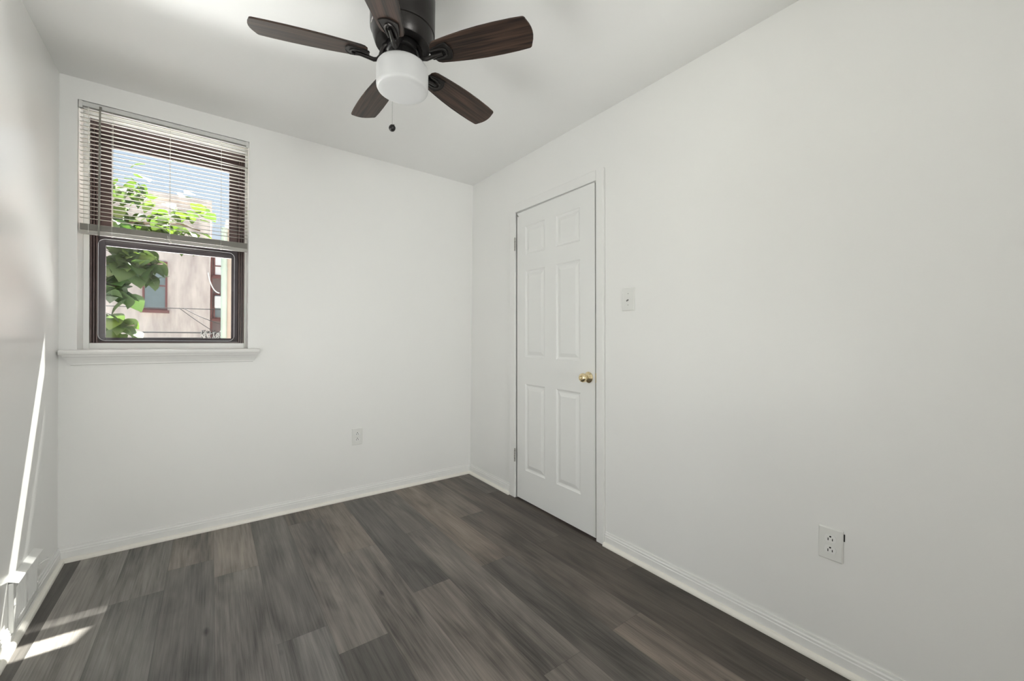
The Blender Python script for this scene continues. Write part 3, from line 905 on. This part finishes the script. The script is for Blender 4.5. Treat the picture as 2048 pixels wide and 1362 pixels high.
# pull chain hanging behind the shade
cp = Vector((FC[0], FC[1], 0)) + Vector((0.598, 0.802, 0)) * 0.101 + Vector((0.802, -0.598, 0)) * -0.068 - Vector((FC[0], FC[1], HGT))
side = Vector((cp.x, cp.y, 0)).normalized()
pc = MB()
p0 = side * 0.05 + Vector((0, 0, 2.190 - HGT)); p1 = Vector((cp.x, cp.y, 2.176 - HGT)); p2 = Vector((cp.x, cp.y, 2.0 - HGT))
pc.tube([p0, (p0 + p1) / 2 + Vector((0, 0, 0.002)), p1], 0.0009, 6)
q = 0.0
while q < 0.176:
    c_ = Vector((p1.x, p1.y, p1.z - q))
    pc.lathe([(0, -0.0016), (0.0016, 0), (0, 0.0016)], 6, Matrix.Translation(c_)); q += 0.0034
pc.tube([p1, p2], 0.0006, 5)
chain = pc.build('pull_chain', M_STEEL, fan)
MB().lathe([(0, -0.0135), (0.007, -0.012), (0.0115, -0.007), (0.013, 0), (0.0115, 0.007), (0.007, 0.0115), (0.003, 0.013), (0.002, 0.017), (0, 0.017)], 24,
           Matrix.Translation((p2.x, p2.y, p2.z - 0.012)) @ Matrix.Rotation(R(25), 4, 'Y')).build('fob', M_BLACK, chain)

# ------------------------------------------------------------------ outdoors
GZ = -3.2
structure(MB().box((-40, WT, GZ - 0.2), (40, 70, GZ)).build('ground', M_GROUND))
structure(MB().box((-1.44, WT, GZ), (2.5, 1.12, 4.8)).build('wall_sun_block', M_EXT))  # unseen wing added to block sun on the window's right part
structure(MB().box((-6, WT, GZ), (WIN[0] - 0.02, WT + 0.08, 5.2)).build('wall_exterior', M_EXT))

structure(MB().box((-6.5, WT + 0.08, 0.55), (-1.44, 3.4, 0.72)).build('reflector_roof', M_ROOF))  # unseen white slab added to bounce sun up through the window

def building(name, x0, x1, y0, y1, z1, mat, label, cat='house'):
    r = tag(empty(name, ((x0 + x1) / 2, y0, GZ)), label, cat)
    o = Vector(((x0 + x1) / 2, y0, GZ))
    MB().box((x0 - o.x, 0, 0), (x1 - o.x, y1 - y0, z1 - GZ)).build('walls', mat, r)
    return r, o
def bwin(r, o, x0, x1, z0, z1, fm, pm, y=0.0, fw=0.06, sill=True):
    f = MB()
    ring(f, x0 - o.x, x1 - o.x, z0 - o.z, z1 - o.z, fw, fw, fw, fw, y - 0.05, y + 0.02)
    f.box((x0 - o.x + fw, y - 0.045, (z0 + z1) / 2 - o.z - 0.02), (x1 - o.x - fw, y - 0.01, (z0 + z1) / 2 - o.z + 0.02))
    if sill: f.box((x0 - o.x - 0.05, y - 0.11, z0 - o.z - 0.09), (x1 - o.x + 0.05, y + 0.02, z0 - o.z))
    f = f.build('window', fm, r)
    MB().box((x0 - o.x + fw, y - 0.02, z0 - o.z + fw), (x1 - o.x - fw, y - 0.012, z1 - o.z - fw)).build('pane', pm, f)
    return f
h1, o1 = building('rowhouse', -9.0, -1.82, 14.0, 22.0, 5.55, M_STUCCO, 'pinkish-grey stucco house across the yard with a dark teal window')
bwin(h1, o1, -3.50, -2.91, 1.90, 3.45, M_DRED, M_TEAL, 0.0, 0.05)
MB().box((-9.05 - o1.x, -0.10, 5.45 - o1.z), (-1.78 - o1.x, 8.0, 5.62 - o1.z)).build('parapet', M_STUCCO, h1)
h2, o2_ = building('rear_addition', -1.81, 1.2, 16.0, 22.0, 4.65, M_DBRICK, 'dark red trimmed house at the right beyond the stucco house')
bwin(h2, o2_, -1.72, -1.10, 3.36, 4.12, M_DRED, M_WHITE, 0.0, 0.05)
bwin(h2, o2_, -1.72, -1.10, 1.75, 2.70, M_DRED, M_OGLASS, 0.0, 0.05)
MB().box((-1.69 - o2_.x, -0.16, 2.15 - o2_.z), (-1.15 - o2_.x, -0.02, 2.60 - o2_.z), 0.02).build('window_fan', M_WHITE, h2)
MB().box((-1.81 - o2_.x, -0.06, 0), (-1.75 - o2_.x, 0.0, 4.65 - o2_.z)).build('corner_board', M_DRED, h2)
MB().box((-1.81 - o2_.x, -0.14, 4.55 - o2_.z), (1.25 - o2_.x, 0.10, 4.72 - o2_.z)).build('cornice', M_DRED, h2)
h3, o3 = building('sided_house', -1.575, -0.9, 5.0, 9.0, 2.95, M_BEIGE, 'beige sided house corner seen at the right edge of the window')
MB().box((-1.60 - o3.x, -0.03, 2.86 - o3.z), (-0.85 - o3.x, 4.05, 2.99 - o3.z)).build('eave', M_WHITE, h3)
dp = MB().tube([(0, 0, 0), (0, 0, 6.05)], 0.040, 14)
for zz in (0.8, 2.4, 4.0, 5.4):
    dp.lathe([(0.040, -0.02), (0.046, -0.02), (0.046, 0.02), (0.040, 0.02)], 14, Matrix.Translation((0, 0, zz)))
d_ = tag(dp.build('downspout', M_PIPE), 'pale green drainpipe standing against the beige house corner', 'pipe')
d_.location = (-1.618, 4.945, GZ)

def wire(name, pts, rad, mat, label, group=None, sag=0.0, n=18):
    a, b = Vector(pts[0]), Vector(pts[-1])
    if len(pts) == 2:
        P = [a.lerp(b, k / n) - Vector((0, 0, sag * 4 * (k / n) * (1 - k / n))) for k in range(n + 1)]
    else:
        P = [Vector(p) for p in pts]
    o = MB().tube(P, rad, 6).build(name, mat)
    tag(o, label, 'wire', group)
    return o
wire('utility_wire', [(-9, 8.0, 1.78), (-1.58, 8.0, 1.70)], 0.009, M_WIRE, 'thin upper wire crossing in front of the stucco house, below its teal window', 'utility wires across the yard', sag=0.05)
wire('utility_wire', [(-9, 8.25, 1.24), (-1.58, 8.25, 1.19)], 0.016, M_WIRE, 'thick lower wire crossing in front of the stucco house', 'utility wires across the yard', sag=0.03)
wire('utility_wire', [(-9, 8.4, 1.12), (-1.58, 8.4, 1.08)], 0.008, M_WIRE, 'thin wire just under the thick lower wire', 'utility wires across the yard', sag=0.04)
wire('drop_wire', [(-2.32, 7.985, 1.70), (-1.58, 7.80, 1.10)], 0.007, M_WIRE, 'slanting drop wire with the steeper fall in the wire tangle', 'slanting drop wires', sag=0.02)
wire('drop_wire', [(-2.25, 7.985, 1.70), (-1.58, 7.65, 1.36)], 0.007, M_WIRE, 'slanting drop wire with the gentler fall in the wire tangle', 'slanting drop wires', sag=0.03)
arc_ = [(-1.875 + 0.345 * 0.9 * (t / 10) ** 1.4, 13.978, 3.22 - 0.66 * math.sin(R(90 * t / 10))) for t in range(11)]
wire('loose_cable', arc_, 0.019, M_WIREW, 'white loose cable hanging in a curve before the dark red trimmed house')
random.seed(11)
for q in range(2):
    P = []
    for k in range(46):
        P.append((-1.95 + 0.36 * random.random(), 7.45 - 0.2 * q + 0.1 * random.random(), 1.00 + 0.24 * random.random()))
    P.sort(key=lambda v: v[0] + 0.12 * random.random())
    P.append((-1.581, 7.45 - 0.2 * q, 1.22 + 0.05 * q))
    wire('wire_coil', P, 0.006, M_WIREW if q else M_WIRE, 'white tangled wire coil at the right end of the lower wires' if q else 'black tangled wire coil at the right end of the lower wires', 'tangled wire coils')

# tree whose branches reach in from the left
random.seed(21)
class Leaves:
    def __init__(s): s.v, s.f, s.t = [], [], []
    def leaf(s, pos, size, rot, tone):
        xs = [0.0, 0.03, 0.10, 0.20, 0.32, 0.45, 0.58, 0.70, 0.82, 0.92, 1.0]
        ys = [0.0, 0.20, 0.34, 0.42, 0.45, 0.43, 0.38, 0.30, 0.20, 0.09, 0.0]
        n = len(s.v); K = len(xs)
        mid = lambda x: 0.10 * math.sin(x * 3) - 0.24 * x * x
        loc = [(x, 0, mid(x)) for x in xs]
        for sg in (1, -1):
            loc += [(x - 0.10 * (y > 0.15) * (x < 0.12), sg * y, mid(x) + 0.14 * y - 0.22 * y * y) for x, y in zip(xs[1:-1], ys[1:-1])]
        for p in loc: s.v.append(tuple(pos + rot @ (Vector(p) * size)))
        A, B = K, K + K - 2
        fs = [(0, 1, A), (0, B, 1), (K - 2, K - 1, A + K - 3), (K - 2, B + K - 3, K - 1)]
        for k in range(K - 3):
            fs += [(k + 1, k + 2, A + k + 1, A + k), (k + 1, B + k, B + k + 1, k + 2)]
        s.f += [tuple(i + n for i in f) for f in fs]
        s.t += [tone] * len(fs)
    def cluster(s, c, ext, n, size, t0=0.0, t1=1.0, droop=0.6, xmax=99):
        for _ in range(n):
            p = Vector(c) + Vector((random.gauss(0, 1) * ext[0], random.gauss(0, 1) * ext[1], random.gauss(0, 1) * ext[2]))
            if p.x > xmax: p.x = 2 * xmax - p.x
            yaw = random.uniform(0, 2 * math.pi)
            pit = random.uniform(0.0, droop * 1.6)
            rot = Matrix.Rotation(yaw, 3, 'Z') @ Matrix.Rotation(pit, 3, 'Y') @ Matrix.Rotation(random.uniform(-0.5, 0.5), 3, 'X')
            s.leaf(p, size * random.uniform(0.75, 1.25), rot, random.uniform(t0, t1))
tree = tag(empty('tree', (-4.6, 4.4, GZ)), 'leafy green tree whose branches reach in from the left outside the window', 'tree')
TO = Vector((-4.6, 4.4, GZ))
def T(p): return Vector(p) - TO
MB().tube([T((-4.6, 4.4, GZ)), T((-4.55, 4.35, -1)), T((-4.6, 4.3, 1.4)), T((-4.4, 4.2, 3.2)), T((-4.0, 4.0, 5.0)), T((-3.6, 3.6, 6.4))], [0.22, 0.19, 0.16, 0.13, 0.09, 0.05], 10).build('trunk', M_BARK, tree)
for pts, r0 in (([(-4.58, 4.3, 1.2), (-3.8, 3.9, 1.55), (-3.0, 3.55, 1.75), (-2.45, 3.5, 1.98), (-2.25, 3.5, 2.0)], 0.035),
                ([(-4.58, 4.35, 0.6), (-3.7, 3.9, 1.0), (-3.0, 3.6, 1.2), (-2.5, 3.5, 1.25)], 0.03),
                ([(-4.5, 4.25, 2.4), (-3.6, 3.9, 2.55), (-2.8, 3.7, 2.45), (-2.1, 3.7, 2.55), (-1.9, 3.7, 2.5)], 0.035),
                ([(-4.1, 4.05, 4.6), (-3.0, 3.2, 5.3), (-2.0, 2.4, 5.6), (-1.4, 2.1, 5.6)], 0.05)):
    MB().tube([T(p) for p in pts], [r0 * (1 - 0.75 * k / (len(pts) - 1)) for k in range(len(pts))], 8).build('branch', M_BARK, tree)
lv2 = Leaves()
lv2.cluster((-2.56, 3.5, 1.98), (0.13, 0.10, 0.07), 56, 0.22, 0.0, 0.40)
lv2.cluster((-2.40, 3.5, 2.02), (0.08, 0.08, 0.05), 14, 0.20, 0.0, 0.40)
lv2.cluster((-2.70, 3.5, 1.76), (0.09, 0.10, 0.08), 30, 0.22, 0.0, 0.25)
lv2.cluster((-2.50, 3.4, 2.06), (0.10, 0.05, 0.03), 10, 0.18, 0.6, 1.0)
lv2.cluster((-2.72, 3.5, 1.30), (0.07, 0.08, 0.05), 14, 0.20, 0.1, 0.9)
lv2.cluster((-2.62, 3.5, 1.20), (0.07, 0.06, 0.04), 8, 0.19, 0.2, 0.8)
lv2.cluster((-2.56, 3.3, 1.06), (0.03, 0.03, 0.008), 4, 0.18, 0.95, 1.0, 0.2)
lv2.cluster((-2.55, 3.7, 2.35), (0.20, 0.15, 0.12), 70, 0.18, 0.1, 0.9)
lv2.cluster((-2.15, 3.7, 2.40), (0.22, 0.15, 0.08), 34, 0.17, 0.3, 1.0)
lv2.cluster((-2.25, 3.8, 2.70), (0.28, 0.2, 0.12), 46, 0.16, 0.4, 1.0)
lv2.cluster((-2.65, 3.8, 2.85), (0.15, 0.2, 0.2), 34, 0.16, 0.3, 1.0)
lv2.cluster((-3.3, 3.8, 2.1), (0.35, 0.3, 0.6), 120, 0.19, 0.0, 0.8, 0.6, -2.95)
# unseen crown leaves added overhead to shade the lower sash
def shade_line(v): return v[2] - 2.0 * (v[1] - 0.16)      # height at the sash that a point shades
made = 0
while made < 420:
    t = random.uniform(1.7, 2.9)
    x0_, z0_ = random.uniform(-2.42, -1.72), random.uniform(0.75, 1.52)
    n, m_, k_ = len(lv2.v), len(lv2.f), len(lv2.t)
    lv2.cluster((x0_ + 0.39 * t, 0.16 + t, z0_ + 2.0 * t), (0.0, 0, 0), 1, 0.17, 0.1, 0.8)
    if max(shade_line(v) for v in lv2.v[n:]) > 1.525:
        del lv2.v[n:], lv2.f[m_:], lv2.t[k_:]
    else:
        made += 1
me = bpy.data.meshes.new('foliage')
me.from_pydata([tuple(Vector(v) - TO) for v in lv2.v], [], lv2.f)
la = me.attributes.new('leaf_tone', 'FLOAT', 'FACE')
la.data.foreach_set('value', lv2.t)
me.materials.append(M_LEAF)
me.polygons.foreach_set('use_smooth', [True] * len(me.polygons))
fo = bpy.data.objects.new('foliage', me)
COL.objects.link(fo)
fo.parent = tree
